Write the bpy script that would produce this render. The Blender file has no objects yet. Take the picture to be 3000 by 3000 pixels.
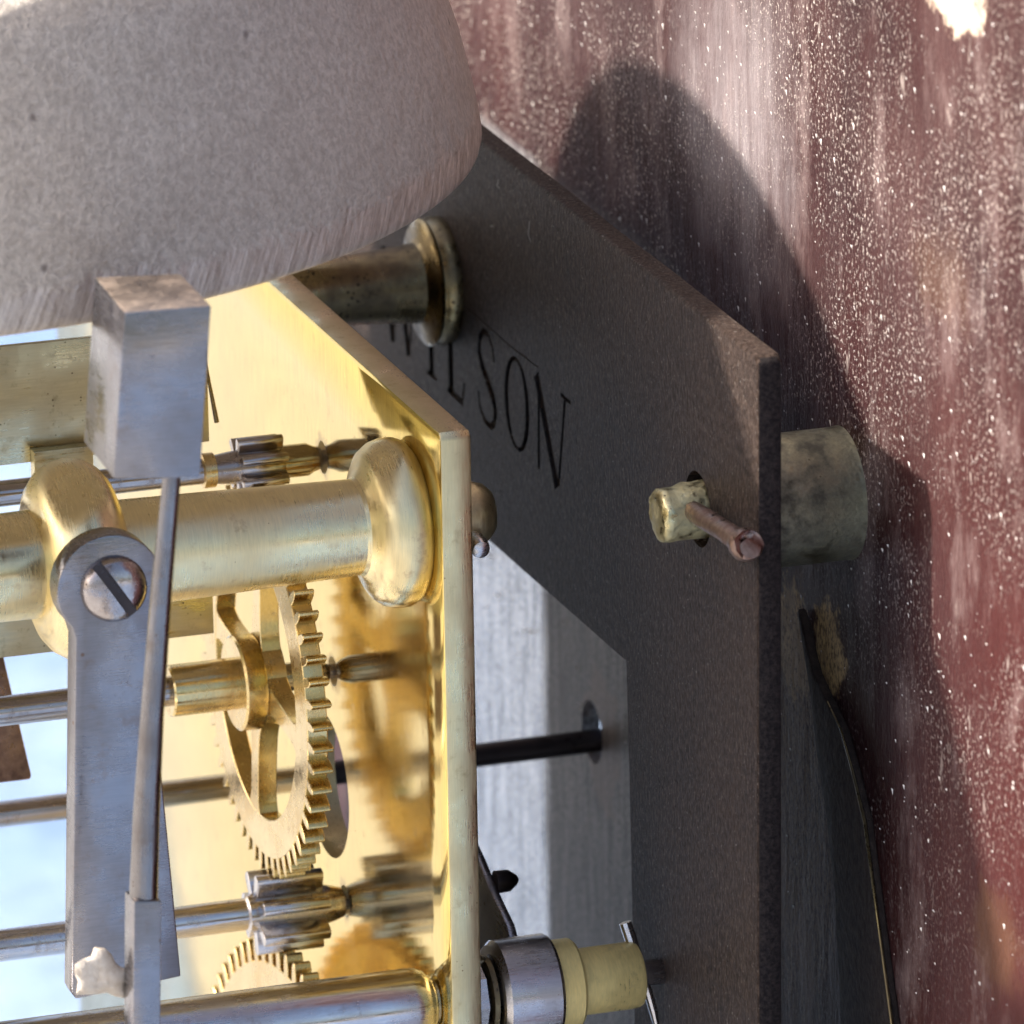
import bpy, bmesh, math, random
from mathutils import Vector, Matrix
random.seed(7)
PI = math.pi
U = 0.001                                  # everything below is written in millimetres
scn = bpy.context.scene
COL = scn.collection

# ------------------------------------------------------------------ camera, sky, sun, exposure
cam_d = bpy.data.cameras.new("camera")
cam = bpy.data.objects.new("camera", cam_d); COL.objects.link(cam)
r_ = Vector((0.94964015, -0.31288144, -0.01699356))
u_ = Vector((0.1092707, 0.27984814, 0.9538055))
d_ = u_.cross(r_)
cam.matrix_world = Matrix(((r_.x, u_.x, -d_.x, -229.2744*U), (r_.y, u_.y, -d_.y, -730.282*U),
                           (r_.z, u_.z, -d_.z, 232.855*U), (0, 0, 0, 1)))
cam_d.sensor_width = 36; cam_d.lens = 297.6
cam_d.clip_start = 0.05; cam_d.clip_end = 200
cam_d.dof.use_dof = True; cam_d.dof.focus_distance = 0.815; cam_d.dof.aperture_fstop = 58
scn.camera = cam

SUN_TO = Vector((-1, 0.45, 0.98)).normalized()       # towards the sun
world = bpy.data.worlds.new("World"); scn.world = world; world.use_nodes = True
wn = world.node_tree; bg = wn.nodes["Background"]
sky = wn.nodes.new("ShaderNodeTexSky"); sky.sky_type = 'NISHITA'; sky.sun_disc = False
sky.sun_elevation = math.asin(SUN_TO.z); sky.sun_rotation = math.atan2(SUN_TO.x, SUN_TO.y)
sky.air_density = 1.0; sky.dust_density = 6.0; sky.ozone_density = 0.6
wn.links.new(sky.outputs[0], bg.inputs[0]); bg.inputs[1].default_value = 0.105
sun_d = bpy.data.lights.new("sun", 'SUN'); sun_d.energy = 4.3; sun_d.angle = math.radians(2.2)
sun_d.color = (1.0, 0.95, 0.87)
sun = bpy.data.objects.new("sun", sun_d); COL.objects.link(sun)
sun.rotation_euler = SUN_TO.to_track_quat('Z', 'Y').to_euler()
scn.view_settings.view_transform = 'Standard'; scn.view_settings.look = 'None'
scn.view_settings.exposure = 1.6; scn.view_settings.gamma = 1.0
scn.cycles.max_bounces = 8; scn.cycles.glossy_bounces = 6

# ------------------------------------------------------------------ materials
class NT:
    def __init__(s, name):
        s.m = bpy.data.materials.new(name); s.m.use_nodes = True
        s.t = s.m.node_tree; s.b = s.t.nodes["Principled BSDF"]
        s.co = s.t.nodes.new("ShaderNodeTexCoord").outputs["Object"]
    def link(s, a, b): s.t.links.new(a, b)
    def val(s, sock, v):
        if hasattr(v, 'is_output'): s.link(v, sock)
        else:
            if isinstance(v, tuple) and len(v) == 3 and len(sock.default_value) == 4: v = (*v, 1)
            sock.default_value = v
    def noise(s, sc=(1, 1, 1), rot=(0, 0, 0), detail=3, rough=0.55, loc=(0, 0, 0)):   # sc in cycles per mm
        mp = s.t.nodes.new("ShaderNodeMapping")
        if any(rot):
            m0 = s.t.nodes.new("ShaderNodeMapping"); m0.inputs["Rotation"].default_value = rot
            s.link(s.co, m0.inputs[0]); src = m0.outputs[0]
        else: src = s.co
        s.link(src, mp.inputs[0])
        mp.inputs["Scale"].default_value = tuple(1000*c for c in sc); mp.inputs["Location"].default_value = loc
        n = s.t.nodes.new("ShaderNodeTexNoise"); n.inputs["Scale"].default_value = 1
        n.inputs["Detail"].default_value = detail; n.inputs["Roughness"].default_value = rough
        s.link(mp.outputs[0], n.inputs[0]); return n.outputs[0]
    def voronoi(s, sc=1, feature='F1', out="Distance"):
        mp = s.t.nodes.new("ShaderNodeMapping"); s.link(s.co, mp.inputs[0])
        mp.inputs["Scale"].default_value = (1000*sc,)*3 if not isinstance(sc, tuple) else tuple(1000*c for c in sc)
        n = s.t.nodes.new("ShaderNodeTexVoronoi"); n.feature = feature; n.inputs["Scale"].default_value = 1
        s.link(mp.outputs[0], n.inputs[0]); return n.outputs[out]
    def ramp(s, f, a, b, lo=0.0, hi=1.0):
        n = s.t.nodes.new("ShaderNodeMapRange"); n.inputs[1].default_value = a; n.inputs[2].default_value = b
        n.inputs[3].default_value = lo; n.inputs[4].default_value = hi; s.link(f, n.inputs[0]); return n.outputs[0]
    def mix(s, f, a, b):
        n = s.t.nodes.new("ShaderNodeMix"); n.data_type = 'RGBA'
        s.val(n.inputs[0], f); s.val(n.inputs[6], a); s.val(n.inputs[7], b); return n.outputs[2]
    def math(s, op, a, b=0.0, c=None):
        n = s.t.nodes.new("ShaderNodeMath"); n.operation = op
        s.val(n.inputs[0], a); s.val(n.inputs[1], b)
        if c is not None: s.val(n.inputs[2], c)
        return n.outputs[0]
    def xyz(s):
        n = s.t.nodes.new("ShaderNodeSeparateXYZ"); s.link(s.co, n.inputs[0])
        return [s.math('MULTIPLY', o, 1000.0) for o in n.outputs]
    def bump(s, h, dist, strength=1.0, prev=None):     # dist in mm
        n = s.t.nodes.new("ShaderNodeBump"); n.inputs["Strength"].default_value = strength
        n.inputs["Distance"].default_value = dist*U; s.link(h, n.inputs["Height"])
        if prev is not None: s.link(prev, n.inputs["Normal"])
        return n.outputs[0]
    def out(s, color=None, metal=None, rough=None, normal=None, spec=None, aniso=None):
        for k, v in (("Base Color", color), ("Metallic", metal), ("Roughness", rough), ("Normal", normal),
                     ("Specular IOR Level", spec), ("Anisotropic", aniso)):
            if v is not None: s.val(s.b.inputs[k], v)
        return s.m

def metal(name, c1, c2, rough, brush=(0.3, 6, 0.3), bump=0.004, spots=None, patch=0.12, var=0.5, spot_sc=1.2, spot_t=0.16, rings=(), line=0.16):
    n = NT(name)
    big = n.ramp(n.noise((patch,)*3, detail=5, rough=0.65), 0.35, 0.68)
    fine = n.noise(brush, detail=2)
    col = n.mix(big, c1, c2)
    col = n.mix(n.ramp(fine, 0.3, 0.7, line*2, 0.0), col, tuple(0.55*c for c in c2))
    scratch = n.ramp(n.noise((brush[0]*1.5, brush[1]*0.5, brush[2]*0.35), rot=(0.35, 0.1, 0.2), detail=6, rough=0.8), 0.66, 0.70)
    rg = n.ramp(n.math('MULTIPLY_ADD', fine, 0.5, n.math('MULTIPLY', big, 0.5)), 0.25, 0.75, rough*(1-var), rough*(1+var))
    if spots:
        d = n.voronoi(spot_sc); pick = n.noise((spot_sc*0.33,)*3, detail=1)
        sp = n.math('MULTIPLY', n.ramp(d, spot_t, spot_t*0.5), n.ramp(pick, 0.55, 0.6))
        grime = n.ramp(n.noise((0.45,)*3, detail=8, rough=0.75), 0.56, 0.72, 0, 0.5)
        f = n.math('MAXIMUM', sp, grime)
        col = n.mix(f, col, spots); rg = n.math('MULTIPLY_ADD', f, 0.3, rg)
    if rings:
        x, y, z = n.xyz(); tot = None
        for cy, cz, rr in rings:
            dy = n.math('SUBTRACT', y, cy); dz = n.math('SUBTRACT', z, cz)
            dd = n.math('SQRT', n.math('ADD', n.math('MULTIPLY', dy, dy), n.math('MULTIPLY', dz, dz)))
            dd = n.math('ADD', dd, n.ramp(n.noise((0.5,)*3, detail=4), 0, 1, -1.6, 1.6))
            f = n.ramp(dd, rr, rr*0.55, 0, 0.75); tot = f if tot is None else n.math('MAXIMUM', tot, f)
        col = n.mix(tot, col, (0.24, 0.15, 0.07)); rg = n.math('MULTIPLY_ADD', tot, 0.22, rg)
    rg = n.math('MULTIPLY_ADD', scratch, 0.18, rg)
    nb = n.bump(fine, bump)
    nb = n.bump(n.noise((1.6,)*3, detail=5, rough=0.6), bump*0.8, prev=nb)
    return n.out(col, 1.0, rg, nb)

M = {}
M['plate'] = metal("polished_plate_brass", (0.87, 0.68, 0.20), (0.80, 0.60, 0.21), 0.10, (0.3, 7, 0.22), 0.0022, (0.35, 0.22, 0.10), 0.05, spot_t=0.07, spot_sc=0.7, line=0.34,
                   rings=((37.3, -35.3, 2.3), (39, -13.45, 2.6), (35, -58.9, 2.4), (70.3, -58, 3.0), (9.75, -11.4, 9.4)))
M['edge'] = metal("filed_edge_brass", (0.72, 0.62, 0.36), (0.64, 0.54, 0.32), 0.40, (7, 7, 0.4), 0.012, (0.30, 0.20, 0.10), 0.1, spot_t=0.12)
M['pillar'] = metal("turned_pillar_brass", (0.92, 0.79, 0.47), (0.85, 0.71, 0.41), 0.33, (9, 0.6, 0.6), 0.0025, (0.38, 0.22, 0.12), 0.09, spot_t=0.08)
M['wheel'] = metal("wheel_brass", (0.76, 0.60, 0.29), (0.66, 0.49, 0.24), 0.26, (4, 2.2, 2.2), 0.006, (0.32, 0.20, 0.10), 0.15, spot_t=0.06)
M['sheet'] = metal("fly_sheet_brass", (0.62, 0.56, 0.36), (0.54, 0.47, 0.31), 0.42, (0.3, 3, 5), 0.006, (0.16, 0.12, 0.07), 0.1, spot_sc=1.6, spot_t=0.2)
M['old_brass'] = metal("tarnished_brass", (0.30, 0.23, 0.11), (0.15, 0.115, 0.075), 0.34, (3, 1, 1), 0.008, (0.035, 0.03, 0.03), 0.18, spot_sc=1.5, spot_t=0.3)
M['tube'] = metal('yellow_tube_brass', (0.92, 0.72, 0.30), (0.84, 0.64, 0.26), 0.40, (6, 1, 1), 0.006, (0.4, 0.3, 0.16), 0.1, spot_t=0.06)
M['tube'].node_tree.nodes['Principled BSDF'].inputs['Metallic'].default_value = 0.55      # lacquered, half matt
M['pale_tip'] = metal('chipped_yellow_brass', (0.62, 0.54, 0.30), (0.50, 0.44, 0.27), 0.5, (2, 2, 2), 0.05, (0.16, 0.13, 0.10), 0.5)
M['pale_brass'] = metal("dull_pale_brass", (0.34, 0.31, 0.20), (0.17, 0.155, 0.12), 0.55, (3, 3, 3), 0.03, (0.20, 0.17, 0.12), 0.35)
M['steel'] = metal("bright_steel", (0.64, 0.62, 0.63), (0.52, 0.49, 0.49), 0.24, (0.5, 5, 5), 0.005, (0.16, 0.11, 0.09), 0.12, spot_t=0.07)
M['turned_steel'] = metal("turned_arbor_steel", (0.50, 0.46, 0.44), (0.38, 0.33, 0.31), 0.20, (0.2, 5, 5), 0.005, (0.14, 0.09, 0.07), 0.12, spot_t=0.1)
M['flat_steel'] = metal("ground_flat_steel", (0.31, 0.30, 0.32), (0.255, 0.24, 0.25), 0.32, (0.5, 0.5, 7), 0.010, (0.22, 0.15, 0.12), 0.12, spot_sc=0.35, spot_t=0.09)
M['rod_steel'] = metal('grey_rod_steel', (0.27, 0.25, 0.245), (0.20, 0.18, 0.175), 0.30, (5, 5, 0.4), 0.006, (0.14, 0.10, 0.08), 0.15)
M['dark_steel'] = metal("blackened_steel", (0.05, 0.042, 0.042), (0.09, 0.07, 0.065), 0.36, (0.3, 4, 4), 0.006)
M['rust_steel'] = metal("rusty_nail_steel", (0.32, 0.225, 0.19), (0.17, 0.11, 0.09), 0.50, (3, 3, 3), 0.03, (0.09, 0.05, 0.04), 0.5)
M['screw'] = metal("screw_steel", (0.52, 0.48, 0.47), (0.36, 0.31, 0.30), 0.24, (3, 3, 3), 0.02, (0.08, 0.06, 0.05), 0.3)
M['copper_top'] = metal("browned_steel", (0.44, 0.35, 0.28), (0.38, 0.30, 0.245), 0.50, (2, 4, 2), 0.01, (0.3, 0.22, 0.17), 0.12, line=0.08)

def bell_mat():
    n = NT("cast_bell_metal"); x, y, z = n.xyz()
    g1 = n.noise((1.5,)*3, detail=8, rough=0.7); g2 = n.noise((0.30,)*3, detail=3)
    scr = n.noise((2.4, 0.5, 0.05), rot=(0, -0.42, 0), detail=4, rough=0.7)
    edge = n.math('ADD', z, n.ramp(n.noise((0.6, 0.6, 0.6), detail=4), 0.2, 0.8, -1.5, 1.5))
    band = n.ramp(edge, 4.6, 3.4)
    pits = n.math('MULTIPLY', n.ramp(n.voronoi(0.28), 0.16, 0.08), n.ramp(n.noise((0.11,)*3, detail=1), 0.56, 0.6))
    col = n.mix(n.ramp(g1, 0.40, 0.60), (0.57, 0.50, 0.425), (0.80, 0.715, 0.62))
    col = n.mix(n.ramp(g2, 0.3, 0.7, 0, 0.35), col, (0.44, 0.365, 0.30))
    col = n.mix(n.ramp(n.noise((2.2,)*3, detail=3, rough=0.7, loc=(4, 2, 2)), 0.60, 0.68, 0, 0.4), col, (0.90, 0.83, 0.75))
    col = n.mix(n.math('MULTIPLY', band, 0.8), col, n.mix(n.ramp(scr, 0.38, 0.60), (0.38, 0.30, 0.24), (0.70, 0.61, 0.53)))
    col = n.mix(n.math('MULTIPLY', pits, 0.75), col, (0.16, 0.12, 0.11))
    hh = n.math('MULTIPLY', g1, n.math('SUBTRACT', 1.0, n.math('MULTIPLY', band, 0.8)))
    nb = n.bump(hh, 0.8); nb = n.bump(n.math('MULTIPLY', scr, band), 0.20, prev=nb)
    nb = n.bump(g2, 0.5, prev=nb)
    return n.out(col, 0.4, n.ramp(g1, 0.3, 0.7, 0.50, 0.36), nb)
M['bell'] = bell_mat()

def iron_mat():
    n = NT("cast_iron"); g = n.noise((2.2, 2.2, 1.1), detail=7, rough=0.75); b = n.noise((0.07,)*3, detail=5, rough=0.6)
    col = n.mix(n.ramp(b, 0.35, 0.65), (0.034, 0.0215, 0.0175), (0.052, 0.032, 0.0235))
    col = n.mix(n.ramp(n.noise((2.3, 2.3, 1.2), detail=5, rough=0.75), 0.47, 0.60, 0, 0.9), col, (0.125, 0.088, 0.070))
    col = n.mix(n.ramp(n.noise((3.2,)*3, detail=2, loc=(8, 8, 2)), 0.66, 0.70, 0, 0.8), col, (0.26, 0.225, 0.20))  # pale points painted in as glints of the casting grain
    col = n.mix(n.ramp(n.noise((0.9, 0.9, 0.22), detail=6, rough=0.7, loc=(1, 9, 4)), 0.5, 0.7, 0, 0.5), col, (0.02, 0.015, 0.0145))
    dust = n.ramp(n.noise((2.6,)*3, detail=2, loc=(3, 1, 7)), 0.69, 0.72)
    col = n.mix(n.math('MULTIPLY', dust, 0.6), col, (0.5, 0.46, 0.42))
    rust = n.math('MULTIPLY', n.ramp(n.noise((0.16, 0.16, 0.10), detail=8, rough=0.75, loc=(6, 2, 3)), 0.55, 0.72), 0.5)
    col = n.mix(rust, col, (0.07, 0.04, 0.026))
    pit = n.math('MULTIPLY', n.ramp(n.voronoi(0.9), 0.22, 0.08), n.ramp(n.noise((0.3,)*3, detail=2), 0.5, 0.6))
    col = n.mix(n.math('MULTIPLY', pit, 0.6), col, (0.018, 0.014, 0.014))
    nb = n.bump(g, 1.1); nb = n.bump(n.noise((0.5,)*3, detail=3), 0.3, prev=nb); nb = n.bump(n.math('SUBTRACT', 1.0, pit), 0.15, prev=nb)
    return n.out(col, 0.15, n.ramp(g, 0.3, 0.7, 0.55, 0.40), nb, 0.10)
M['iron'] = iron_mat()
def shaded_edge_mat():
    n = NT("shaded_edge_iron"); g = n.noise((2.2,)*3, detail=6, rough=0.7)
    col = n.mix(n.ramp(g, 0.4, 0.75), (0.012, 0.010, 0.011), (0.05, 0.04, 0.037))
    return n.out(col, 0.0, 0.55, n.bump(g, 0.2), 0.08)
M['scale'] = shaded_edge_mat()  # edge iron with its shade put into a darker colour
def groove_mat():
    n = NT("letter_groove_iron"); g = n.noise((3,)*3)
    return n.out(n.mix(g, (0.016, 0.0105, 0.0090), (0.055, 0.037, 0.030)), 0.0, 0.7)
M['groove'] = groove_mat()

def dial_mat():
    n = NT("dusty_maroon_paint"); x, y, z = n.xyz()
    def blob(cy, cz, ry, rz, wob=0.8, sc=0.25, soft=0.0):
        a = n.math('DIVIDE', n.math('SUBTRACT', y, cy), ry); c = n.math('DIVIDE', n.math('SUBTRACT', z, cz), rz)
        dd = n.math('SQRT', n.math('ADD', n.math('MULTIPLY', a, a), n.math('MULTIPLY', c, c)))
        w = n.ramp(n.noise((sc, sc, sc), detail=6, rough=0.7, loc=(cy, cz, 0)), 0, 1, -wob, wob)
        return n.ramp(n.math('ADD', dd, w), 1.05+soft, 0.85-soft)
    big = n.noise((0.05, 0.05, 0.03), detail=6, rough=0.6)
    streak = n.noise((0.9, 0.55, 0.06), detail=6, rough=0.7)
    col = n.mix(n.ramp(big, 0.3, 0.7), (0.017, 0.0062, 0.0068), (0.036, 0.0090, 0.0085))
    red = n.math('MULTIPLY', n.ramp(y, -14, -48), n.ramp(z, 18, -8))
    col = n.mix(n.math('MULTIPLY', red, 0.55), col, (0.060, 0.011, 0.0095))
    # greyish bloom of old dust, thicker towards the top of the sheet
    bloom = n.math('MULTIPLY', n.ramp(n.noise((0.045, 0.045, 0.03), detail=7, rough=0.62, loc=(5, 2, 1)), 0.38, 0.66), n.ramp(z, -40, 27, 0.2, 0.9))
    col = n.mix(n.math('MULTIPLY', bloom, 0.19), col, (0.17, 0.11, 0.105))
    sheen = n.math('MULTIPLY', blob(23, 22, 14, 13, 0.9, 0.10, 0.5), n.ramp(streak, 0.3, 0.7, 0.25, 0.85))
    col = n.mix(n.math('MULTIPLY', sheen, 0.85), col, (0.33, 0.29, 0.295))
    st = n.math('MULTIPLY', n.ramp(streak, 0.58, 0.74), n.ramp(y, 38, -44, 0.1, 0.75))
    col = n.mix(n.math('MULTIPLY', st, 0.38), col, (0.27, 0.18, 0.17))
    scuff = n.math('MULTIPLY', n.ramp(n.noise((0.10, 0.10, 0.045), detail=8, rough=0.68, loc=(7, 5, 2)), 0.53, 0.70), n.ramp(n.noise((0.8, 0.8, 0.3), detail=4, rough=0.7), 0.3, 0.7, 0.3, 1.0))
    col = n.mix(n.math('MULTIPLY', scuff, 0.65), col, (0.27, 0.20, 0.19))
    # dust grains of two sizes
    g1 = n.ramp(n.noise((2.0,)*3, detail=3, rough=0.65), 0.555, 0.655); g2 = n.ramp(n.noise((1.1, 1.1, 1.0), detail=3, rough=0.7, loc=(9, 3, 4)), 0.66, 0.70)
    g3 = n.math('MULTIPLY', n.ramp(n.noise((0.42, 0.42, 0.13), detail=4, rough=0.7, loc=(4, 7, 1)), 0.64, 0.68), n.ramp(y, 30, -30, 0.0, 0.9))
    g2 = n.math('MAXIMUM', g2, g3)
    dens = n.ramp(n.noise((0.05,)*3, detail=5, rough=0.65, loc=(2, 8, 3)), 0.42, 0.60, 0.04, 1.0)
    gr = n.math('MULTIPLY', n.math('MAXIMUM', g1, g2), dens)
    gr = n.math('MULTIPLY', gr, n.ramp(z, -50, 0, 0.25, 1.0))
    col = n.mix(n.math('MULTIPLY', gr, 0.85), col, (0.52, 0.45, 0.41))
    # sunlight painted in tan, wear to brown primer, one flake to the cream ground
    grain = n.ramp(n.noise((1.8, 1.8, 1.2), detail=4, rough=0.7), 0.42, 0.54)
    tan = n.math('MAXIMUM', blob(8.3, -27.5, 4.6, 6.0, 0.9), blob(-2.2, -25.3, 4.2, 5.4, 0.9))  # sun coming through under the foot, painted as colour
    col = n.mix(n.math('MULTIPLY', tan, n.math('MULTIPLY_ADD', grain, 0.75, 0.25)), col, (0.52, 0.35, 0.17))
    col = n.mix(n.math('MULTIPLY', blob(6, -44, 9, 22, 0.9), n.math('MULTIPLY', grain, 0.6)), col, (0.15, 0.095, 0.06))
    col = n.mix(n.math('MULTIPLY', blob(-46, -40, 6, 4.5, 1.5, 0.12, 0.3), 0.08), col, (0.36, 0.24, 0.10))
    col = n.mix(n.math('MULTIPLY', blob(-33, 20, 7, 4, 1.6, 0.12, 0.3), 0.08), col, (0.30, 0.17, 0.08))
    col = n.mix(blob(-36, 47.5, 7.0, 3.6, 1.2, 0.16), col, (0.42, 0.33, 0.26))
    # unpainted tinned iron left where the sheet is covered by the iron frame
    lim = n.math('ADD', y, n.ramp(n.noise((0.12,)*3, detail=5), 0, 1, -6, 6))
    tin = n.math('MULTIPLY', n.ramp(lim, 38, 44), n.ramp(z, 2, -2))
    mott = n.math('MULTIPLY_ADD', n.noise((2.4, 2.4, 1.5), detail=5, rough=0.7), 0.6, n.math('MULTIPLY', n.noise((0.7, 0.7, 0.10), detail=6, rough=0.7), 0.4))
    dull = n.ramp(n.math('ADD', y, n.ramp(n.noise((0.3, 0.3, 0.05), detail=4), 0, 1, -2.5, 2.5)), 87.5, 84.5)  # darker half paints in where the tin's bright reflection ends
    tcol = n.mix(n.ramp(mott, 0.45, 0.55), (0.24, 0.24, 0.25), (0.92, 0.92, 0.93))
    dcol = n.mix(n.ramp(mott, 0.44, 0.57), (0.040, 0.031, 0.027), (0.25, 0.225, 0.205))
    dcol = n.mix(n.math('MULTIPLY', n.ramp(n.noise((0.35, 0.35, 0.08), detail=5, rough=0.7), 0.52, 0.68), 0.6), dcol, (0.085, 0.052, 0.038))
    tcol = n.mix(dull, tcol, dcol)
    tin = n.math('MULTIPLY', tin, n.ramp(y, 124, 120))
    ring = n.math('MULTIPLY', blob(67, -57, 6, 8, 0.7, 0.3), 0.5)
    tcol = n.mix(ring, tcol, (0.22, 0.15, 0.11))
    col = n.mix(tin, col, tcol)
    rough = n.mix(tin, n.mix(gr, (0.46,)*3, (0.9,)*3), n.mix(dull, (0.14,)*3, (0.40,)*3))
    nb = n.bump(n.math('MULTIPLY', n.noise((1.6, 1.6, 1.0), detail=6, rough=0.7), n.ramp(tin, 0, 1, 1.0, 0.8)), 0.16)
    nb = n.bump(n.math('MULTIPLY', n.noise((0.25, 0.25, 0.08), detail=4), n.ramp(tin, 0, 1, 1.0, 0.06)), 0.5, prev=nb)
    nb = n.bump(gr, 0.12, prev=nb)
    return n.out(col, n.math('MULTIPLY', tin, n.ramp(dull, 0, 1, 0.9, 0.2)), rough, nb, 0.12)
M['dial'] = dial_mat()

def simple(name, c1, c2, rough, sc, bump, spec=0.5):
    n = NT(name); g = n.noise((sc,)*3, detail=6, rough=0.65)
    return n.out(n.mix(n.ramp(g, 0.3, 0.7), c1, c2), 0.0, rough, n.bump(g, bump), spec)
M['dark_strip'] = simple("dark_iron_strip", (0.020, 0.015, 0.014), (0.050, 0.037, 0.031), 0.6, 0.9, 0.3, 0.06)
M['leather'] = simple("pale_leather", (0.52, 0.42, 0.32), (0.70, 0.62, 0.53), 0.85, 1.2, 0.3)
M['dust'] = simple("pale_dust", (0.75, 0.68, 0.62), (0.85, 0.82, 0.78), 0.7, 2, 0.05)
M['hair'] = simple("grey_fibre", (0.28, 0.25, 0.23), (0.36, 0.33, 0.3), 0.6, 2, 0.02)
def cloth_mat():
    n = NT("pale_blue_cloth"); x, y, z = n.xyz()
    wv = n.math('MULTIPLY', n.math('SINE', n.math('MULTIPLY', n.math('ADD', x, y), 5.0)), n.math('SINE', n.math('MULTIPLY', n.math('SUBTRACT', x, y), 5.0)))
    f = n.noise((0.012, 0.012, 0.012), detail=4)
    col = n.mix(n.ramp(f, 0.35, 0.65), (0.105, 0.17, 0.30), (0.19, 0.25, 0.345))
    nb = n.bump(wv, 0.08); nb = n.bump(n.noise((0.02,)*3, detail=3), 6, prev=nb)
    return n.out(col, 0.0, 0.85, nb)
M['cloth'] = cloth_mat()
M['white'] = simple('bounce_sheet_white', (0.22, 0.22, 0.225), (0.31, 0.31, 0.305), 0.8, 0.05, 1)
M['ground'] = simple("garden_paving", (0.26, 0.25, 0.23), (0.36, 0.34, 0.31), 0.9, 0.01, 2)

# ------------------------------------------------------------------ geometry helpers (mm)
def finish(bm, mat, name, smooth=35, bevel=0, bseg=2, bangle=40):
    bmesh.ops.remove_doubles(bm, verts=bm.verts, dist=1e-4)
    bmesh.ops.recalc_face_normals(bm, faces=bm.faces)
    if bevel:
        es = [e for e in bm.edges if e.is_manifold and e.calc_face_angle(0) > math.radians(bangle)]
        bmesh.ops.bevel(bm, geom=es, offset=bevel, segments=bseg, profile=0.5, affect='EDGES', clamp_overlap=True)
    bmesh.ops.scale(bm, vec=(U, U, U), verts=bm.verts)
    me = bpy.data.meshes.new(name); bm.to_mesh(me); bm.free()
    if smooth:
        for p in me.polygons: p.use_smooth = True
        me.set_sharp_from_angle(angle=math.radians(smooth))
    for m in (mat if isinstance(mat, (list, tuple)) else [mat]): me.materials.append(M[m])
    return me
def base(o):
    v = Vector((0, 0, 0))
    while o is not None: v += o.location; o = o.parent
    return v
def obj(name, bm, mat, parent=None, loc=None, **k):
    """geometry is given in world mm; the origin goes to loc (or the parent's base)"""
    p = Vector(loc) if loc is not None else (base(parent)/U if parent else Vector((0, 0, 0)))
    bmesh.ops.translate(bm, vec=-p, verts=bm.verts)
    me = finish(bm, mat, name, **k)
    o = bpy.data.objects.new(name, me); COL.objects.link(o)
    o.location = p*U - (base(parent) if parent else Vector((0, 0, 0)))
    if parent: o.parent = parent
    return o
def tag(o, label=None, cat=None, group=None, kind=None):
    for k, v in (('label', label), ('category', cat), ('group', group), ('kind', kind)):
        if v: o[k] = v
    return o
def thing(name, label, cat, loc, group=None):
    o = bpy.data.objects.new(name, None); COL.objects.link(o); o.location = Vector(loc)*U
    o.empty_display_size = 0.004
    return tag(o, label, cat, group)
def lathe(prof, y, z, seg=48, bm=None, caps=True):
    """solid of revolution about the line (x, y, z); prof = [(x, r)]"""
    bm = bm or bmesh.new(); rings = []
    for x, r in prof:
        rings.append([bm.verts.new((x, y + r*math.cos(2*PI*i/seg), z + r*math.sin(2*PI*i/seg))) for i in range(seg)])
    for a, b in zip(rings, rings[1:]):
        for i in range(seg): bm.faces.new((a[i], a[(i+1) % seg], b[(i+1) % seg], b[i]))
    if caps: bm.faces.new(rings[0]); bm.faces.new(rings[-1])
    return bm
def lathe_z(prof, cx, cy, z0, seg=96):
    bm = bmesh.new(); rings = []
    for r, z in prof:
        if r < 1e-6: rings.append([bm.verts.new((cx, cy, z0+z))])
        else: rings.append([bm.verts.new((cx + r*math.cos(2*PI*i/seg), cy + r*math.sin(2*PI*i/seg), z0+z)) for i in range(seg)])
    for a, b in zip(rings, rings[1:]):
        if len(a) == 1 and len(b) == 1: continue
        if len(a) == 1 or len(b) == 1:
            c, q = (a[0], b) if len(a) == 1 else (b[0], a)
            for i in range(seg): bm.faces.new((c, q[i], q[(i+1) % seg]))
        else:
            for i in range(seg): bm.faces.new((a[i], a[(i+1) % seg], b[(i+1) % seg], b[i]))
    return bm
def prism(poly, axis, a, b, bm=None):
    """extrude a 2D outline; axis 'x': (y,z) outline between x=a..b; 'y': (x,z) outline"""
    bm = bm or bmesh.new()
    f = (lambda p, t: (t, p[0], p[1])) if axis == 'x' else (lambda p, t: (p[0], t, p[1]))
    A = [bm.verts.new(f(p, a)) for p in poly]; B = [bm.verts.new(f(p, b)) for p in poly]
    bm.faces.new(A); bm.faces.new(B)
    n = len(poly)
    for i in range(n): bm.faces.new((A[i], A[(i+1) % n], B[(i+1) % n], B[i]))
    return bm
def rod(path, radii, seg=20, bm=None):
    """round rod through points"""
    bm = bm or bmesh.new(); path = [Vector(p) for p in path]; rings = []
    for i, p in enumerate(path):
        t = (path[min(i+1, len(path)-1)] - path[max(i-1, 0)]).normalized()
        s = t.cross(Vector((0.3, 1, 0.2))).normalized(); w = t.cross(s)
        rings.append([bm.verts.new(p + radii[i]*(s*math.cos(2*PI*k/seg) + w*math.sin(2*PI*k/seg))) for k in range(seg)])
    for a, b in zip(rings, rings[1:]):
        for i in range(seg): bm.faces.new((a[i], a[(i+1) % seg], b[(i+1) % seg], b[i]))
    bm.faces.new(rings[0]); bm.faces.new(rings[-1])
    return bm
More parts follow.
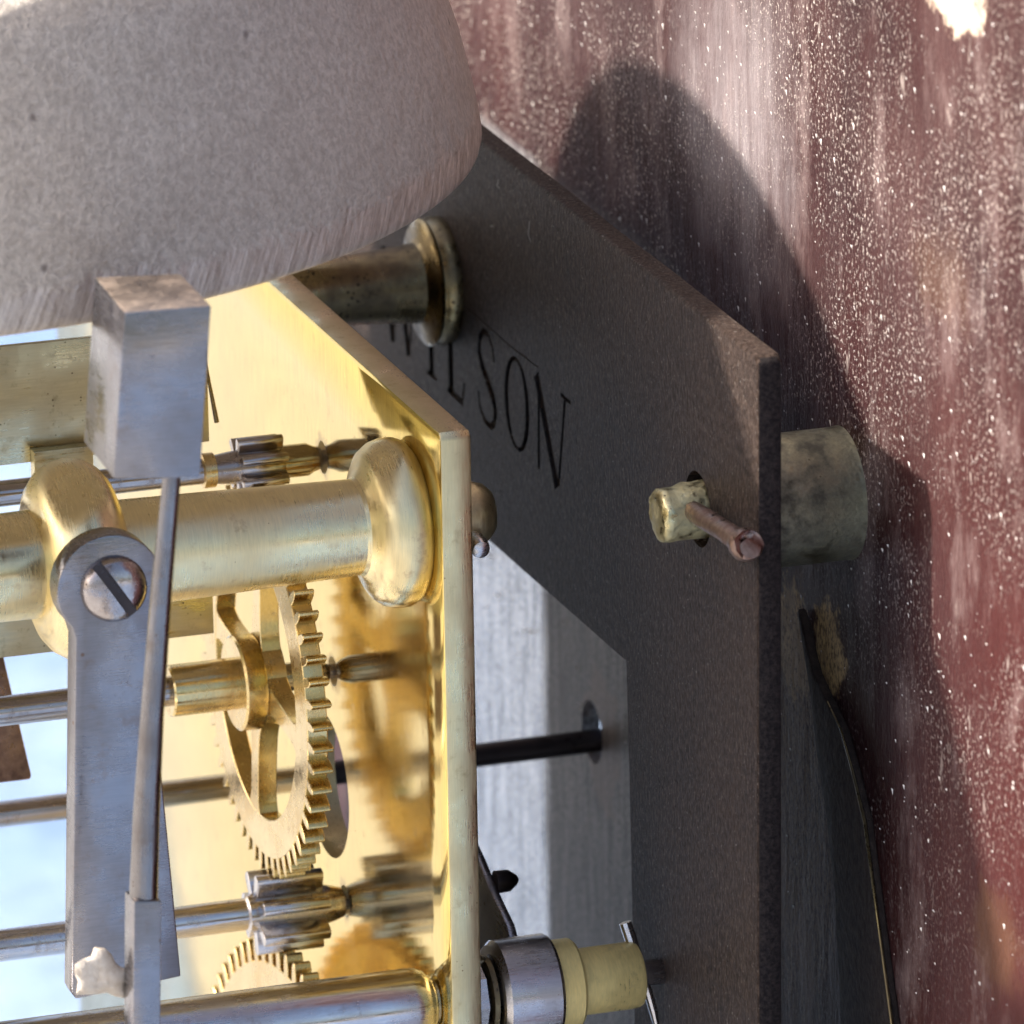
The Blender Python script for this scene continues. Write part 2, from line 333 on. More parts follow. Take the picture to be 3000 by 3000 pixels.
def cut(o, bms):
    """carve shapes (world mm) out of a mesh object; the cutters are removed again"""
    p = base(o)/U; tmp = []
    for bm in bms:
        bmesh.ops.recalc_face_normals(bm, faces=bm.faces)
        bmesh.ops.translate(bm, vec=-p, verts=bm.verts); bmesh.ops.scale(bm, vec=(U, U, U), verts=bm.verts)
        me = bpy.data.meshes.new("cutter"); bm.to_mesh(me); bm.free()
        c = bpy.data.objects.new("cutter", me); COL.objects.link(c); c.location = p*U; tmp.append(c)
        m = o.modifiers.new("cut", 'BOOLEAN'); m.operation = 'DIFFERENCE'; m.object = c; m.solver = 'EXACT'
    dg = bpy.context.evaluated_depsgraph_get(); dg.update()
    new = bpy.data.meshes.new_from_object(o.evaluated_get(dg))
    old = o.data; o.modifiers.clear(); o.data = new; new.name = old.name
    for c in tmp:
        me = c.data; bpy.data.objects.remove(c); bpy.data.meshes.remove(me)
    for pl in new.polygons: pl.use_smooth = True
    new.set_sharp_from_angle(angle=math.radians(30))
def circ(cy, cz, r, n=40): return [(cy + r*math.cos(2*PI*i/n), cz + r*math.sin(2*PI*i/n)) for i in range(n)]

# ------------------------------------------------------------------ setting
bm = bmesh.new()
for v in ((-1800, -1500), (1800, -1500), (1800, 2200), (-1800, 2200)): bm.verts.new((*v, -152))
bm.faces.new(bm.verts)
tag(obj("table_cloth", bm, 'cloth', loc=(0, 0, -152), smooth=0), "pale blue and white cloth spread out far behind the brass movement", kind='structure')
bm = bmesh.new()
for v in ((-900, -400), (-25, -350), (-10, 1300), (-900, 1350)): bm.verts.new((*v, -150.5))
bm.faces.new(bm.verts)  # added out of view so the brass plate mirrors something bright
tag(obj("bounce_sheet", bm, 'white', loc=(-400, 400, -150.5), smooth=0), "added unseen white sheet on the cloth that brightens the reflection in the brass plate", kind='structure')
bm = bmesh.new()
for v in ((-60000, -60000), (60000, -60000), (60000, 60000), (-60000, 60000)): bm.verts.new((*v, -900))
bm.faces.new(bm.verts)
tag(obj("ground", bm, 'ground', loc=(0, 0, -900), smooth=0), kind='structure')

# ------------------------------------------------------------------ dial sheet, seen from behind
DX = 38.2
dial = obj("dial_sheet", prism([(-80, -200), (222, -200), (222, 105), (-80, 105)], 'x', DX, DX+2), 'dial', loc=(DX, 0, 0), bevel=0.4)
tag(dial, "back of the large dial sheet in dusty dark red paint, behind the black iron frame", "dial")
cut(dial, [prism(circ(70.3, -57.0, 3.4), 'x', DX-3, DX+5)])
f = obj("dial_foot", lathe([(25.8, 2.7), (26.0, 2.8), (26.1, 6.2), (26.4, 6.35), (34, 6.4), (37.6, 6.4), (38.22, 6.5)], -6.6, -8.2, 56), 'pale_brass', dial)
tag(f, "stained dark tan dial foot behind the iron frame")
strip = [(4.1, -22.9), (2.6, -24.0), (0.9, -26.6), (-0.6, -28.2), (-4.1, -29.8), (-7.9, -31.5), (-11.0, -34.6), (-14.3, -38.7), (-17.9, -47.9), (-21.5, -57.0), (-24, -72), (-9, -74), (-7.5, -62.1), (-5.8, -48.5), (-3.6, -41.5), (-1.0, -36.0), (0.3, -31.5), (1.5, -28.8), (3.4, -25.0)]
strip_o = tag(obj("iron_strip", prism(strip, 'x', DX-1.0, DX-0.02), 'dark_strip', loc=(DX, -5, -45), bevel=0.25),
    "curved dark strip widening downwards on the dial back, right of the iron frame", "strip")
obj("worn_edge", rod([(DX-0.95, y, z) for y, z in ((-4.3, -29.85), (-8.0, -31.6), (-11.1, -34.7), (-14.4, -38.8), (-18.0, -47.95), (-21.6, -57.0), (-24, -72))], [0.06, 0.10, 0.15, 0.19, 0.16, 0.2, 0.2], 8), 'old_brass', strip_o)
# dust lying on the sheet: uncountable
bm = bmesh.new()
for i in range(2600):
    y = random.uniform(-62, 110); z = random.uniform(-58, 56)
    if random.random() > (0.35 + 0.65*min(1, max(0, (z+40)/60))): continue
    s = random.choice((0.06, 0.07, 0.08, 0.10, 0.12, 0.16)); el = random.choice((1, 1, 1.5, 2.5))
    vs = [bm.verts.new((DX - 0.01 - (s*0.8 if k == 3 else 0), y + s*math.cos(a)*random.uniform(0.6, 1.2), z + el*s*math.sin(a)*random.uniform(0.6, 1.2)))
          for k, a in enumerate((0.3, 2.3, 4.4, 1.0))]
    for t in ((0, 1, 3), (1, 2, 3), (2, 0, 3), (0, 2, 1)): bm.faces.new([vs[k] for k in t])
tag(obj("dust", bm, 'dust', loc=(DX, 0, 0), smooth=0), kind='stuff')

# ------------------------------------------------------------------ black cast iron frame with WILSON cast in
FX, FT = 23.5, 2.4
def fr(pts): return [(30.39 + 1.0416*y, -9.69 + 1.0416*z) for y, z in pts]     # drawing of the frame -> place
outer = [(-51.9, 19.6), (-51.2, 20.4), (-40, 20.35), (-24, 20.5), (-8, 20.4), (8, 20.55), (27, 20.5), (60, 20.6), (110, 20.4), (130.7, 20.4), (130.7, -130), (-50.3, -130), (-50.2, -60), (-51.0, -20)]
frame = obj("false_plate", prism(fr(outer), 'x', FX, FX+FT), 'iron', loc=(FX, 0, 0), bevel=0.35)
tag(frame, "black cast iron frame plate stamped with capital letters, between brass plate and red dial", "frame plate")
win = [(-14.0, -19.8), (-13.0, -19.9), (27, -20.5), (60, -20.4), (111, -20.2), (113.5, -22), (113.5, -122), (-15, -122), (-15.0, -56), (-14.4, -30)]
def stroke(pts, widths):
    """(y,z) centre line with widths -> closed outline"""
    L, R = [], []
    for i, p in enumerate(pts):
        a = Vector(pts[max(i-1, 0)]); b = Vector(pts[min(i+1, len(pts)-1)]); t = (b-a).normalized(); q = Vector((-t.y, t.x))
        L.append(tuple(Vector(p) + q*widths[i]/2)); R.append(tuple(Vector(p) - q*widths[i]/2))
    return L + R[::-1]
TOPZ, BOT = 1.35, -8.1
letters = {'W': [stroke([(60.6, TOPZ), (57.9, BOT)], [1.5, 1.5]), stroke([(57.8, BOT), (55.6, TOPZ)], [0.55, 0.55]), stroke([(55.8, TOPZ), (52.6, BOT)], [1.5, 1.5]), stroke([(52.4, BOT), (50.2, TOPZ)], [0.55, 0.55])],
           'I': [stroke([(45.0, TOPZ), (45.0, BOT)], [1.5, 1.5]), stroke([(46.6, BOT), (43.4, BOT)], [0.5, 0.5]), stroke([(46.6, TOPZ), (43.4, TOPZ)], [0.5, 0.5])],
           'L': [stroke([(38.6, TOPZ), (38.6, BOT)], [1.6, 1.6]), stroke([(39.9, BOT), (35.0, BOT), (34.3, BOT+2.2)], [0.6, 0.9, 0.5]), stroke([(40.2, TOPZ), (37.0, TOPZ)], [0.5, 0.5])],
           'S': [stroke([(24.6, -1.1), (25.0, 0.3), (26.3, 1.25), (27.8, 1.2), (29.1, 0.2), (29.3, -1.3), (28.3, -2.6), (26.6, -3.7), (25.0, -4.9), (24.4, -6.2), (24.9, -7.5), (26.2, -8.1), (27.9, -8.0), (29.3, -7.0), (29.8, -5.4)],
                        [0.5, 0.5, 0.6, 0.7, 0.9, 1.1, 1.3, 1.4, 1.4, 1.2, 0.9, 0.7, 0.6, 0.5, 0.5])],
           'O': [], 'N': [stroke([(10.7, 0.9), (11.1, BOT)], [0.7, 0.75]), stroke([(11.4, TOPZ), (5.6, BOT-0.3)], [1.6, 1.6]), stroke([(2.7, TOPZ), (5.1, BOT)], [0.65, 0.6]), stroke([(4.0, TOPZ), (1.0, TOPZ)], [0.45, 0.45])]}
def arc(a0, a1):
    out, inn = [], []
    for i in range(15):
        a = a0 + (a1-a0)*i/14
        out.append((17.6 + 3.9*math.cos(a), -3.4 + 4.75*math.sin(a))); inn.append((17.6 + 2.65*math.cos(a), -3.4 + 4.35*math.sin(a)))
    return out + inn[::-1]
letters['O'] = [arc(-PI/2+0.02, PI/2), arc(PI/2, 3*PI/2-0.02)]
cutters = [prism(fr(win), 'x', FX-3, FX+FT+3), prism(circ(-6.4, -8.2, 3.7, 24), 'x', FX-3, FX+FT+3)]
cutters.append(prism(fr(stroke([(42, 2.1), (30, 2.2), (20, 2.0), (11, 2.2)], [0.16]*4)), 'x', FX-1, FX+0.12))
bm = bmesh.new(); wv = [Vector(p) for p in fr(win)]; cen = sum(wv, Vector((0, 0)))/len(wv)
A = [bm.verts.new((FX-0.3, *(p + (p-cen).normalized()*0.75))) for p in wv]; B = [bm.verts.new((FX+0.45, *p)) for p in wv]
bm.faces.new(A); bm.faces.new(B)
for i in range(len(wv)): bm.faces.new((A[i], A[(i+1) % len(wv)], B[(i+1) % len(wv)], B[i]))
cutters.insert(0, bm)
for L, polys in letters.items():
    for k, pl in enumerate(polys): cutters.append(prism(fr(pl), 'x', FX-1, FX+0.40+0.011*k))
cut(frame, cutters)
frame.data.materials.append(M['scale'])
for p in frame.data.polygons:
    if abs(p.normal.y) > 0.7: p.material_index = 1  # sideways edges take the iron with painted shade
for L, polys in letters.items():
    bm = bmesh.new()
    for k, pl in enumerate(polys): prism(fr(pl), 'x', FX+0.36-0.01*k, FX+0.41+0.01*k, bm)
    tag(obj("letter", bm, 'groove', frame, smooth=0), "sunken letter %s" % L)
ft = obj("plate_foot", lathe([(3.14, 3.1), (12, 3.55), (18, 3.95), (20.4, 4.2), (20.8, 4.8), (20.95, 6.2), (21.3, 6.65), (21.7, 6.35), (21.9, 6.4), (22.6, 6.75), (23.48, 6.65)], 72.4, -6.5, 64), 'old_brass', frame)
tag(ft, "tarnished brass foot with a flange, under the bell")
# nail shaped pin through the tip of the dial foot
rnd = random.Random(3)
pb = lathe([(19.2, 1.9), (19.35, 2.4), (19.6, 2.7), (20.2, 2.75), (21, 2.72), (22, 2.78), (23, 2.75), (24, 2.8), (25.9, 2.8)], -6.6, -8.2, 28)
for v in pb.verts:
    if v.co.x < 25:
        k = 1 + rnd.uniform(-0.02, 0.02) - (0.10 if v.co.z > -6.9 and v.co.x < 22.0 else 0)
        v.co = Vector((v.co.x + (rnd.uniform(-0.12, 0.15) if v.co.x < 20 else 0), -6.6 + (v.co.y+6.6)*k, -8.2 + (v.co.z+8.2)*k))
tag(obj("foot_tip", pb, 'pale_tip', dial, smooth=50), "chipped yellowish tip of the dial foot poking through the iron frame")
pn = thing("nail_pin", "rusty brown nail pin pushed through the tip of the pale dial foot", "pin", (22.15, -6.4, -7.7))
obj("shank", rod([(22.15, -3.5, -7.9), (22.15, -6.5, -7.7), (22.15, -12, -7.3), (22.2, -17, -6.95), (22.18, -22.6, -6.6)], [0.8, 0.92, 1.04, 1.0, 1.14], 14), 'rust_steel', pn)
hb = rod([(22.18, -22.0, -6.6), (22.18, -22.5, -6.6), (22.2, -23.4, -6.5), (22.2, -24.1, -6.5), (22.2, -24.35, -6.45), (22.2, -24.2, -6.45)], [1.1, 1.45, 1.6, 1.55, 1.25, 0.8], 18)
for v in hb.verts: v.co += Vector([rnd.uniform(-0.07, 0.07) for _ in range(3)])
obj("nail_head", hb, 'rust_steel', pn)

# ------------------------------------------------------------------ brass front plate
PT = 3.1
plate = obj("brass_plate", prism([(0, -135), (141, -135), (141, 0.1), (0.6, 0), (0, -0.5)], 'x', 0, PT), ['plate', 'edge'], loc=(0, 0, 0), bevel=0.3)
tag(plate, "polished yellow brass movement plate with pale edges, left of the black iron frame", "movement plate")
cut(plate, [prism(circ(40.3, -48.2, 7.5, 48), 'x', -2, PT+2), prism(circ(9.75, -11.4, 3.3, 32), 'x', -2, PT+2), prism(circ(5.9, -59.3, 2.3, 32), 'x', -2, PT+2)] +
            [lathe([(-1, r*1.0), (0.9, r*0.55)], y, z, 24) for y, z, r in ((37.3, -35.3, 2.0), (39, -13.45, 2.2), (35, -58.9, 2.2))])
for p in plate.data.polygons:
    if p.normal.x > -0.9: p.material_index = 1

# ------------------------------------------------------------------ pillar
PY, PZ = 9.75, -11.4
pil = thing("plate_pillar", "thick turned brass pillar with a round middle knob, left of the plate", "pillar", (-33, PY, PZ))
obj("pillar_shaft", lathe([(-64, 4.5), (-50, 5.0), (-33, 5.25), (-20, 5.0), (-5.0, 4.62), (-2, 4.6)], PY, PZ, 64), 'pillar', pil)
obj("middle_knob", lathe([(-37.6, 5.1), (-37.4, 6.4), (-36.9, 7.7), (-36.1, 8.7), (-35.0, 9.4), (-33.5, 9.7), (-32.0, 9.4), (-30.9, 8.7), (-30.1, 7.7), (-29.6, 6.4), (-29.4, 5.1)], PY, PZ, 64), 'pillar', pil)
obj("end_collar", lathe([(-6.0, 4.55), (-5.4, 4.8), (-4.9, 5.6), (-4.7, 6.4), (-4.2, 7.3), (-3.3, 7.95), (-2.2, 8.25), (-1.2, 8.2), (-0.5, 7.9), (-0.02, 7.3)], PY, PZ, 64), 'pillar', pil)
obj("pillar_tip", lathe([(-1, 3.2), (PT+0.3, 3.25), (PT+3.0, 3.2), (PT+4.2, 2.8), (PT+4.9, 2.1), (PT+5.2, 1.0)], PY, PZ, 32), 'edge', pil)
tp = obj("taper_pin", rod([(5.4, 17, -11.6), (5.3, 5.0, -13.3), (5.3, 4.4, -13.4), (5.3, 4.2, -13.42)], [0.6, 1.0, 0.85, 0.4], 16), 'steel', loc=(5.4, PY, PZ))
tag(tp, "small steel pin end showing in the pillar tip, right of the brass plate", "pin")

# ------------------------------------------------------------------ toothed wheels and pinions
def tooth_bm(pitch, x0, x1, r0, r1, yc, zc):
    w = pitch*0.5; pts = [(-w*0.48, r0-0.25), (w*0.48, r0-0.25), (w*0.47, r0+(r1-r0)*0.45), (w*0.38, r0+(r1-r0)*0.72), (w*0.18, r1-0.06), (0, r1), (-w*0.18, r1-0.06), (-w*0.38, r0+(r1-r0)*0.72), (-w*0.47, r0+(r1-r0)*0.45)]
    return prism([(yc+a, zc+b) for a, b in pts], 'x', x0+0.015, x1-0.015)
def ring_bm(x0, x1, ri, ro, yc, zc, seg=96):
    bm = bmesh.new(); R = []
    for x, r in ((x0, ri), (x0, ro), (x1, ro), (x1, ri)):
        R.append([bm.verts.new((x, yc + r*math.cos(2*PI*i/seg), zc + r*math.sin(2*PI*i/seg))) for i in range(seg)])
    for k in range(4):
        a, b = R[k], R[(k+1) % 4]
        for i in range(seg): bm.faces.new((a[i], a[(i+1) % seg], b[(i+1) % seg], b[i]))
    return bm
def teeth(root, n, x0, x1, r0, r1, yc, zc, mat, lo=0, hi=None, phase=0.0):
    first = None
    for i in range(lo, hi if hi is not None else n):
        if first is None:
            bm = tooth_bm(2*PI*r0/n, x0, x1, r0, r1, yc, zc)
            first = obj("tooth", bm, mat, root, loc=(0.5*(x0+x1), yc, zc), bevel=0.08, bseg=1, smooth=30); o = first
        else:
            o = first.copy(); COL.objects.link(o); o.parent = root
        o.rotation_euler = (2*PI*(i+phase)/n, 0, 0)
AY, AZ = 37.3, -35.3
wh = thing("spoked_wheel", "spoked brass gear wheel with square teeth standing on its arbor below the pillar", "gear wheel", (-7.2, AY, AZ))
WX0, WX1 = -8.1, -6.0
rb = ring_bm(WX0, WX1, 14.0, 17.9, AY, AZ)
obj("rim", rb, 'wheel', wh, bevel=0.1, bseg=1)
obj("wheel_boss", ring_bm(WX0+0.02, WX1-0.02, 1.0, 4.6, AY, AZ, 48), 'wheel', wh)
for k in range(4):
    pts = []
    for s in (1, -1):
        seq = [(4.0, 2.1), (4.8, 1.7), (6.0, 1.35), (8.0, 1.15), (11.0, 1.1), (12.8, 1.2), (13.6, 1.5), (14.3, 2.0)]
        pts += [(s*w, r) for r, w in (seq if s == 1 else seq[::-1])]
    a = 0.12 + k*PI/2
    pts = [(AY + p*math.cos(a) - q*math.sin(a), AZ + p*math.sin(a) + q*math.cos(a)) for p, q in pts]
    obj("spoke", prism(pts, 'x', WX0+0.05, WX1-0.05), 'wheel', wh, bevel=0.08, bseg=1)
teeth(wh, 54, WX0, WX1, 17.9, 19.9, AY, AZ, 'wheel')
obj("hub", lathe([(-10.3, 4.55), (-10.1, 4.8), (-8.3, 4.85), (-8.12, 4.75)], AY, AZ, 48), 'wheel', wh)
obj("collet", lathe([(-17.1, 2.45), (-16.9, 2.6), (-10.2, 2.6), (-10.15, 2.5)], AY, AZ, 40), 'wheel', wh)
obj("arbor", lathe([(-62, 1.5), (-17.0, 1.5), (-6.5, 1.45), (-1.8, 1.42), (-0.9, 1.1), (-0.5, 0.8), (1.2, 0.75)], AY, AZ, 32), 'turned_steel', wh)

def pinion(root, x0, x1, yc, zc, rcore, rtip, n, phase, mat):
    obj("pinion_core", lathe([(x0-0.02, rcore*0.96), (x0+0.1, rcore), (x1-0.1, rcore), (x1+0.02, rcore*0.96)], yc, zc, 32), mat, root)
    w = rtip*0.30; first = None
    for i in range(n):
        if first is None:
            pts = [(-w*0.42, rcore-0.3), (w*0.42, rcore-0.3), (w*0.5, rtip*0.88), (w*0.42, rtip*0.965), (w*0.2, rtip), (-w*0.2, rtip), (-w*0.42, rtip*0.965), (-w*0.5, rtip*0.88)]
            first = obj("leaf", prism([(yc+a, zc+b) for a, b in pts], 'x', x0+0.05, x1-0.05), mat, root, loc=(x0, yc, zc), bevel=0.07, bseg=2, smooth=50); o = first
        else:
            o = first.copy(); COL.objects.link(o); o.parent = root
        o.rotation_euler = (2*PI*(i+phase)/n, 0, 0)
CY, CZ = 35.0, -58.9
pc = thing("steel_pinion", "bright steel pinion on its arbor touching the lowest teeth of the spoked wheel", "pinion", (-6, CY, CZ))
obj("arbor", lathe([(-62, 1.6), (-10.5, 1.62), (-10.3, 2.0), (-2.2, 2.0), (-1.1, 1.75), (-0.35, 1.5), (-0.15, 0.8), (1.2, 0.75)], CY, CZ, 32), 'steel', pc)
pinion(pc, -9.6, -2.6, CY, CZ, 1.95, 4.3, 7, 0.30, 'steel')

GY, GZ, GR = 31.4, -101.8, 36.6
gw = thing("great_wheel", "solid brass gear wheel of which only the top shows, lowest in the picture", "gear wheel", (-6, GY, GZ))
obj("disc", lathe([(-7.0, GR), (-5.2, GR)], GY, GZ, 128), 'wheel', gw, bevel=0.1, bseg=1)
obj("raised_ring", lathe([(-7.35, 31.0), (-7.2, 31.3), (-7.0, 31.3), (-6.5, 31.0)], GY, GZ, 96), 'wheel', gw)
teeth(gw, 86, -7.0, -5.2, GR, 38.9, GY, GZ, 'wheel', lo=-16, hi=17, phase=0.4)

FYY, FZ = 39.0, -13.45
fly = thing("fly_fan", "flat dull brass fan blades on a thin steel arbor, behind the hammer and pillar", "fan", (-24, FYY, FZ))
obj("blade", prism([(-58, -10.6), (-11.7, -10.4), (-11.7, 1.5), (-58, 1.7)], 'y', FYY-0.35, FYY+0.35), 'sheet', fly, bevel=0.08)
obj("blade", prism([(-58, -30.2), (-11.8, -30.3), (-11.8, -17), (-58, -17)], 'y', FYY-0.35, FYY+0.35), 'sheet', fly, bevel=0.08)
obj("cross_strip", prism([(-30, -18), (-24, -18), (-24, -9), (-30, -9)], 'y', FYY-1.9, FYY-0.4), 'sheet', fly, bevel=0.1)
obj("spring_tongue", rod([(-11.75, FYY, -2.2), (-11.45, FYY, -4.5), (-10.8, FYY, -8.6)], [0.12, 0.18, 0.26], 10), 'old_brass', fly)
obj("arbor", lathe([(-62, 1.3), (-12.3, 1.3), (-9.5, 1.65), (-1.7, 1.65), (-1.0, 1.3), (-0.3, 1.1), (-0.15, 0.75), (1.2, 0.7)], FYY, FZ, 32), 'turned_steel', fly)
obj("collar", lathe([(-12.6, 1.4), (-12.5, 1.75), (-11.3, 1.75), (-11.2, 1.5)], FYY, FZ, 32), 'wheel', fly)
pinion(fly, -9.0, -4.2, FYY, FZ, 1.7, 3.05, 7, 0.2, 'turned_steel')

# centre arbor: goes through the plate and out into the dial hole
BY, BZ = 70.3, -58.0
ba = thing("centre_arbor", "long thin steel arbor running through the plate into the dark dial hole", "arbor", (0, BY, BZ))
obj("bright_shaft", lathe([(-70, 1.35), (-2, 1.35), (3.2, 1.3)], BY, BZ, 32), 'turned_steel', ba)
obj("black_end", lathe([(3.1, 1.25), (36, 1.25), (42, 1.2)], BY, BZ, 32), 'dark_steel', ba)

# thin rod low behind the thick shaft
tag(obj("thin_rod", lathe([(-62, 1.1), (-13, 1.1), (-12.8, 0.8)], 15.5, -60.6, 24), 'old_brass', loc=(-38, 15.5, -60.6)),
    "thin brown rod lying just above and behind the thick bottom shaft", "rod")
# dark lever peeping in at the left edge
tag(obj("dark_lever", prism([(-44, -31), (-31.2, -31), (-28.25, -46.6), (-28.3, -47.1), (-44, -47.0)], 'y', 49.2, 51.2), 'rust_steel', loc=(-36, 50, -40), bevel=0.3),
    "dark brown slanted metal lever at the left edge of the picture", "lever")

# ------------------------------------------------------------------ thick bottom shaft with bush, ring and split pin
EY, EZ = 5.9, -59.3
es = thing("bottom_shaft", "thick steel shaft along the bottom, ending right of the plate in stacked rings", "shaft", (0, EY, EZ))
obj("shaft_body", lathe([(-62, 3.55), (-2.6, 3.55), (-1.6, 3.45), (-0.9, 3.1), (-0.6, 2.7), (-0.3, 2.6), (-0.1, 2.25), (3.2, 2.2), (21, 1.9)], EY, EZ, 64), 'steel', es)
obj("nut", lathe([(PT+0.03, 3.4), (PT+0.2, 3.75), (PT+1.5, 3.75), (PT+1.7, 3.4)], EY, EZ, 8), 'steel', es, smooth=10)
obj("washer", lathe([(5.0, 3.6), (5.1, 3.9), (5.6, 3.9), (5.7, 3.6)], EY, EZ, 40), 'old_brass', es)
obj("steel_collar", lathe([(5.9, 4.3), (6.0, 4.75), (6.5, 5.2), (11.6, 5.25), (11.95, 5.0)], EY, EZ, 64), 'steel', es)
obj("brass_ring", lathe([(11.9, 4.2), (12.0, 4.45), (14.2, 4.45), (14.5, 4.2)], EY, EZ, 56), 'tube', es)
obj("brass_tube", lathe([(14.4, 3.3), (20.5, 3.3), (20.9, 3.15), (21.1, 2.7)], EY, EZ, 56), 'tube', es)
obj("shaft_tip", lathe([(20.9, 1.3), (23.4, 1.3), (23.7, 1.1)], EY, EZ, 32), 'steel', es)
wp = rod([(20.2, EY+1.2, -54.2), (20.6, EY+0.8, -55.8), (21.55, EY, -59.3), (22.4, EY-0.6, -63.2), (22.7, EY-0.8, -65.0)], [0.62, 0.62, 0.5, 0.42, 0.25], 10)
tag(obj("wire_pin", wp, 'steel', loc=(21.5, EY, EZ)), "bent silver wire pin stuck through the tip of the bottom shaft", "pin")

lv = thing("steel_lever", "grey curved steel lever just behind the right edge of the brass plate", "lever", (10.5, 18, -50))
obj("lever_blade", prism([(30, -49), (24.5, -50.8), (22.4, -51.6), (19.0, -53.3), (16.1, -54.4), (13.4, -55.4), (11.9, -57), (11.5, -62), (11.5, -70), (30, -70)], 'x', 10, 10.9), 'flat_steel', lv, bevel=0.12)
obj("lever_stud", lathe([(10.8, 1.15), (12.2, 1.1), (13.0, 0.5), (13.2, 0.2)], 19.2, -52.9, 20), 'dark_steel', lv)

# ------------------------------------------------------------------ hammer spring with screw
sp = thing("hammer_spring", "grey flat steel spring blade with a round head, screwed to the pillar knob", "spring", (-33.4, -1.5, -10.3))
pts = []
for i in range(25):
    a = math.radians(-42 + (264)*i/24)
    pts.append((-33.5 + 5.15*math.cos(a), -10.4 + 5.15*math.sin(a)))
pts += [(-37.0, -15.0), (-37.4, -24), (-38.0, -38), (-38.55, -50.0), (-38.2, -50.8), (-27.8, -49.9), (-28.4, -40), (-29.3, -26), (-29.75, -15.2)]
obj("blade", prism(pts, 'y', -3.0, -0.1), 'flat_steel', sp, bevel=0.2)
sc = obj("screw", None or (lambda bm: bm)(lathe([(0, 3.1), (0.25, 3.2), (0.8, 3.1), (1.3, 2.7), (1.65, 2.0), (1.85, 1.1), (1.9, 0.3)], 0, 0, 40)), 'screw', sp, loc=(0, 0, 0))
sc.parent = sp; sc.rotation_euler = (0, 0, -PI/2); sc.location = Vector((-33.25, -3.0, -10.4))*U - sp.location
slot = prism([(-0.5, -4), (0.5, -4), (0.5, 4), (-0.5, 4)], 'x', 0.55, 3.0)
bmesh.ops.rotate(slot, cent=(0, 0, 0), matrix=Matrix.Rotation(math.radians(33), 3, 'X'), verts=slot.verts)
# carve the slot in the screw's own frame
keep = (sc.parent, sc.location.copy(), sc.rotation_euler.copy()); sc.parent = None; sc.location = (0, 0, 0); sc.rotation_euler = (0, 0, 0)
cut(sc, [slot]); sc.data.materials.append(M['dark_steel'])
for p in sc.data.polygons:
    if p.normal.x > 0.9 and p.center.x < 0.6*U: p.material_index = 1  # slot floor coloured darker to stand for the shade inside
sc.parent, sc.location, sc.rotation_euler = keep

# ------------------------------------------------------------------ hammer
hm = thing("strike_hammer", "grey steel hammer with a square block head on a thin rod before the bell", "hammer", (-35.5, -25, 10))
bm = bmesh.new()
tp4 = [(-38.45, -29.3, 24.0), (-30.6, -30.1, 24.0), (-30.2, -18.9, 24.0), (-37.85, -17.2, 24.0)]
bt4 = [(-40.0, -29.3, 8.6), (-32.1, -30.1, 8.0), (-31.7, -19.1, 8.0), (-39.4, -17.2, 8.6)]
T = [bm.verts.new(p) for p in tp4]; B = [bm.verts.new(p) for p in bt4]
bm.faces.new(T); bm.faces.new(B)
for i in range(4): bm.faces.new((T[i], T[(i+1) % 4], B[(i+1) % 4], B[i]))
hd = obj("hammer_head", bm, ['flat_steel', 'copper_top'], hm, bevel=0.22)
for p in hd.data.polygons:
    if p.normal.z > 0.9: p.material_index = 1
obj("hammer_rod", rod([(-33.2, -25, 10.0), (-33.4, -25, 6.4), (-34.55, -25, -2.9), (-35.9, -25, -15.8), (-36.75, -25, -25.3), (-37.25, -25, -33.2)], [0.82, 0.83, 0.97, 1.08, 1.24, 1.32], 28), 'rod_steel', hm)
obj("hammer_tail", prism([(-38.6, -32.8), (-35.95, -33.1), (-36.7, -53), (-39.4, -53)], 'y', -26.6, -23.4), 'flat_steel', hm, bevel=0.22)
bm = bmesh.new(); bmesh.ops.create_icosphere(bm, subdivisions=3, radius=1)
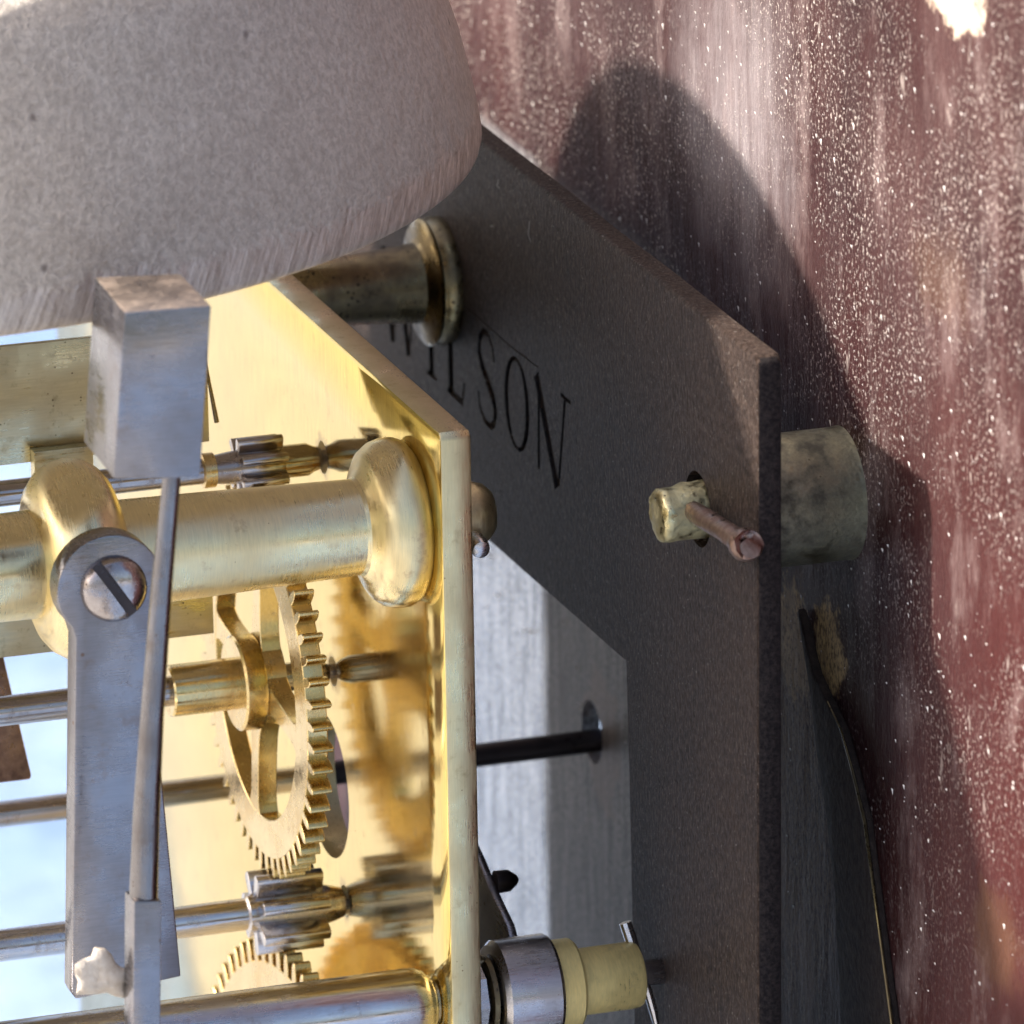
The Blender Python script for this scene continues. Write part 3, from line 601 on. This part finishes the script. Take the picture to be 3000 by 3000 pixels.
for v in bm.verts:
    k = 1 + 0.28*math.sin(5*v.co.x+1)*math.cos(4*v.co.z) + random.uniform(-0.07, 0.07)
    v.co = Vector((v.co.x*3.0, v.co.y*0.9, v.co.z*1.5*(1.25 - 0.5*v.co.x)))*k
bmesh.ops.rotate(bm, cent=(0, 0, 0), matrix=Matrix.Rotation(math.radians(28), 3, 'Y'), verts=bm.verts)
bmesh.ops.translate(bm, vec=(-40.2, -22.6, -41.4), verts=bm.verts)
tag(obj("leather_buffer", bm, 'leather', loc=(-40.2, -22.6, -41.4), smooth=60), "torn scrap of pale leather tucked behind the lower end of the hammer", "leather scrap")

# ------------------------------------------------------------------ bell
BX, BYc, BZr = -52.1, 56.0, 18.5
out = [(66.2, 0.0), (67.6, 0.0), (68.05, 0.35), (68.2, 1.0), (67.9, 3.2), (67.3, 6.0), (66.4, 9.8), (65.4, 13.0), (64.4, 15.8), (63.1, 19.5), (61.3, 25), (58.3, 30), (52.8, 33.9), (45, 36.9), (35, 39.2), (23, 40.6), (10, 41.2), (0, 41.3)]
inn = [(r-3.0 if r > 9 else r, max(z-3.0, 0.3)) for r, z in out[3:]][::-1]
k_ = 71.2/68.2; out = [(r*k_, z*k_) for r, z in out]; inn = [(r*k_, z*k_) for r, z in inn]
bl = obj("bell", lathe_z(out + inn + [(64.8, 0.4), (66.2, 0.0)], BX, BYc, BZr, 160), 'bell', loc=(BX, BYc, BZr), smooth=60)
tag(bl, "large grey beige domed bell with a rough cast surface above the hammer", "bell")

# a few fibres caught on the iron frame: uncountable fluff
bm = bmesh.new()
for y, z, a, L in ((43, 5, 1.3, 2.6), (55, 3.5, 0.3, 1.2), (53, 8, 1.2, 1.4)):
    p = []; 
    for k in range(7):
        t = k/6; p.append((FX-0.08-0.1*math.sin(PI*t), y + L*t*math.cos(a) + 0.3*math.sin(5*t), z + L*t*math.sin(a) + 0.25*math.cos(4*t)))
    rod(p, [0.035]*7, 6, bm)
tag(obj("fluff", bm, 'hair', loc=(FX, 40, 0)), kind='stuff')
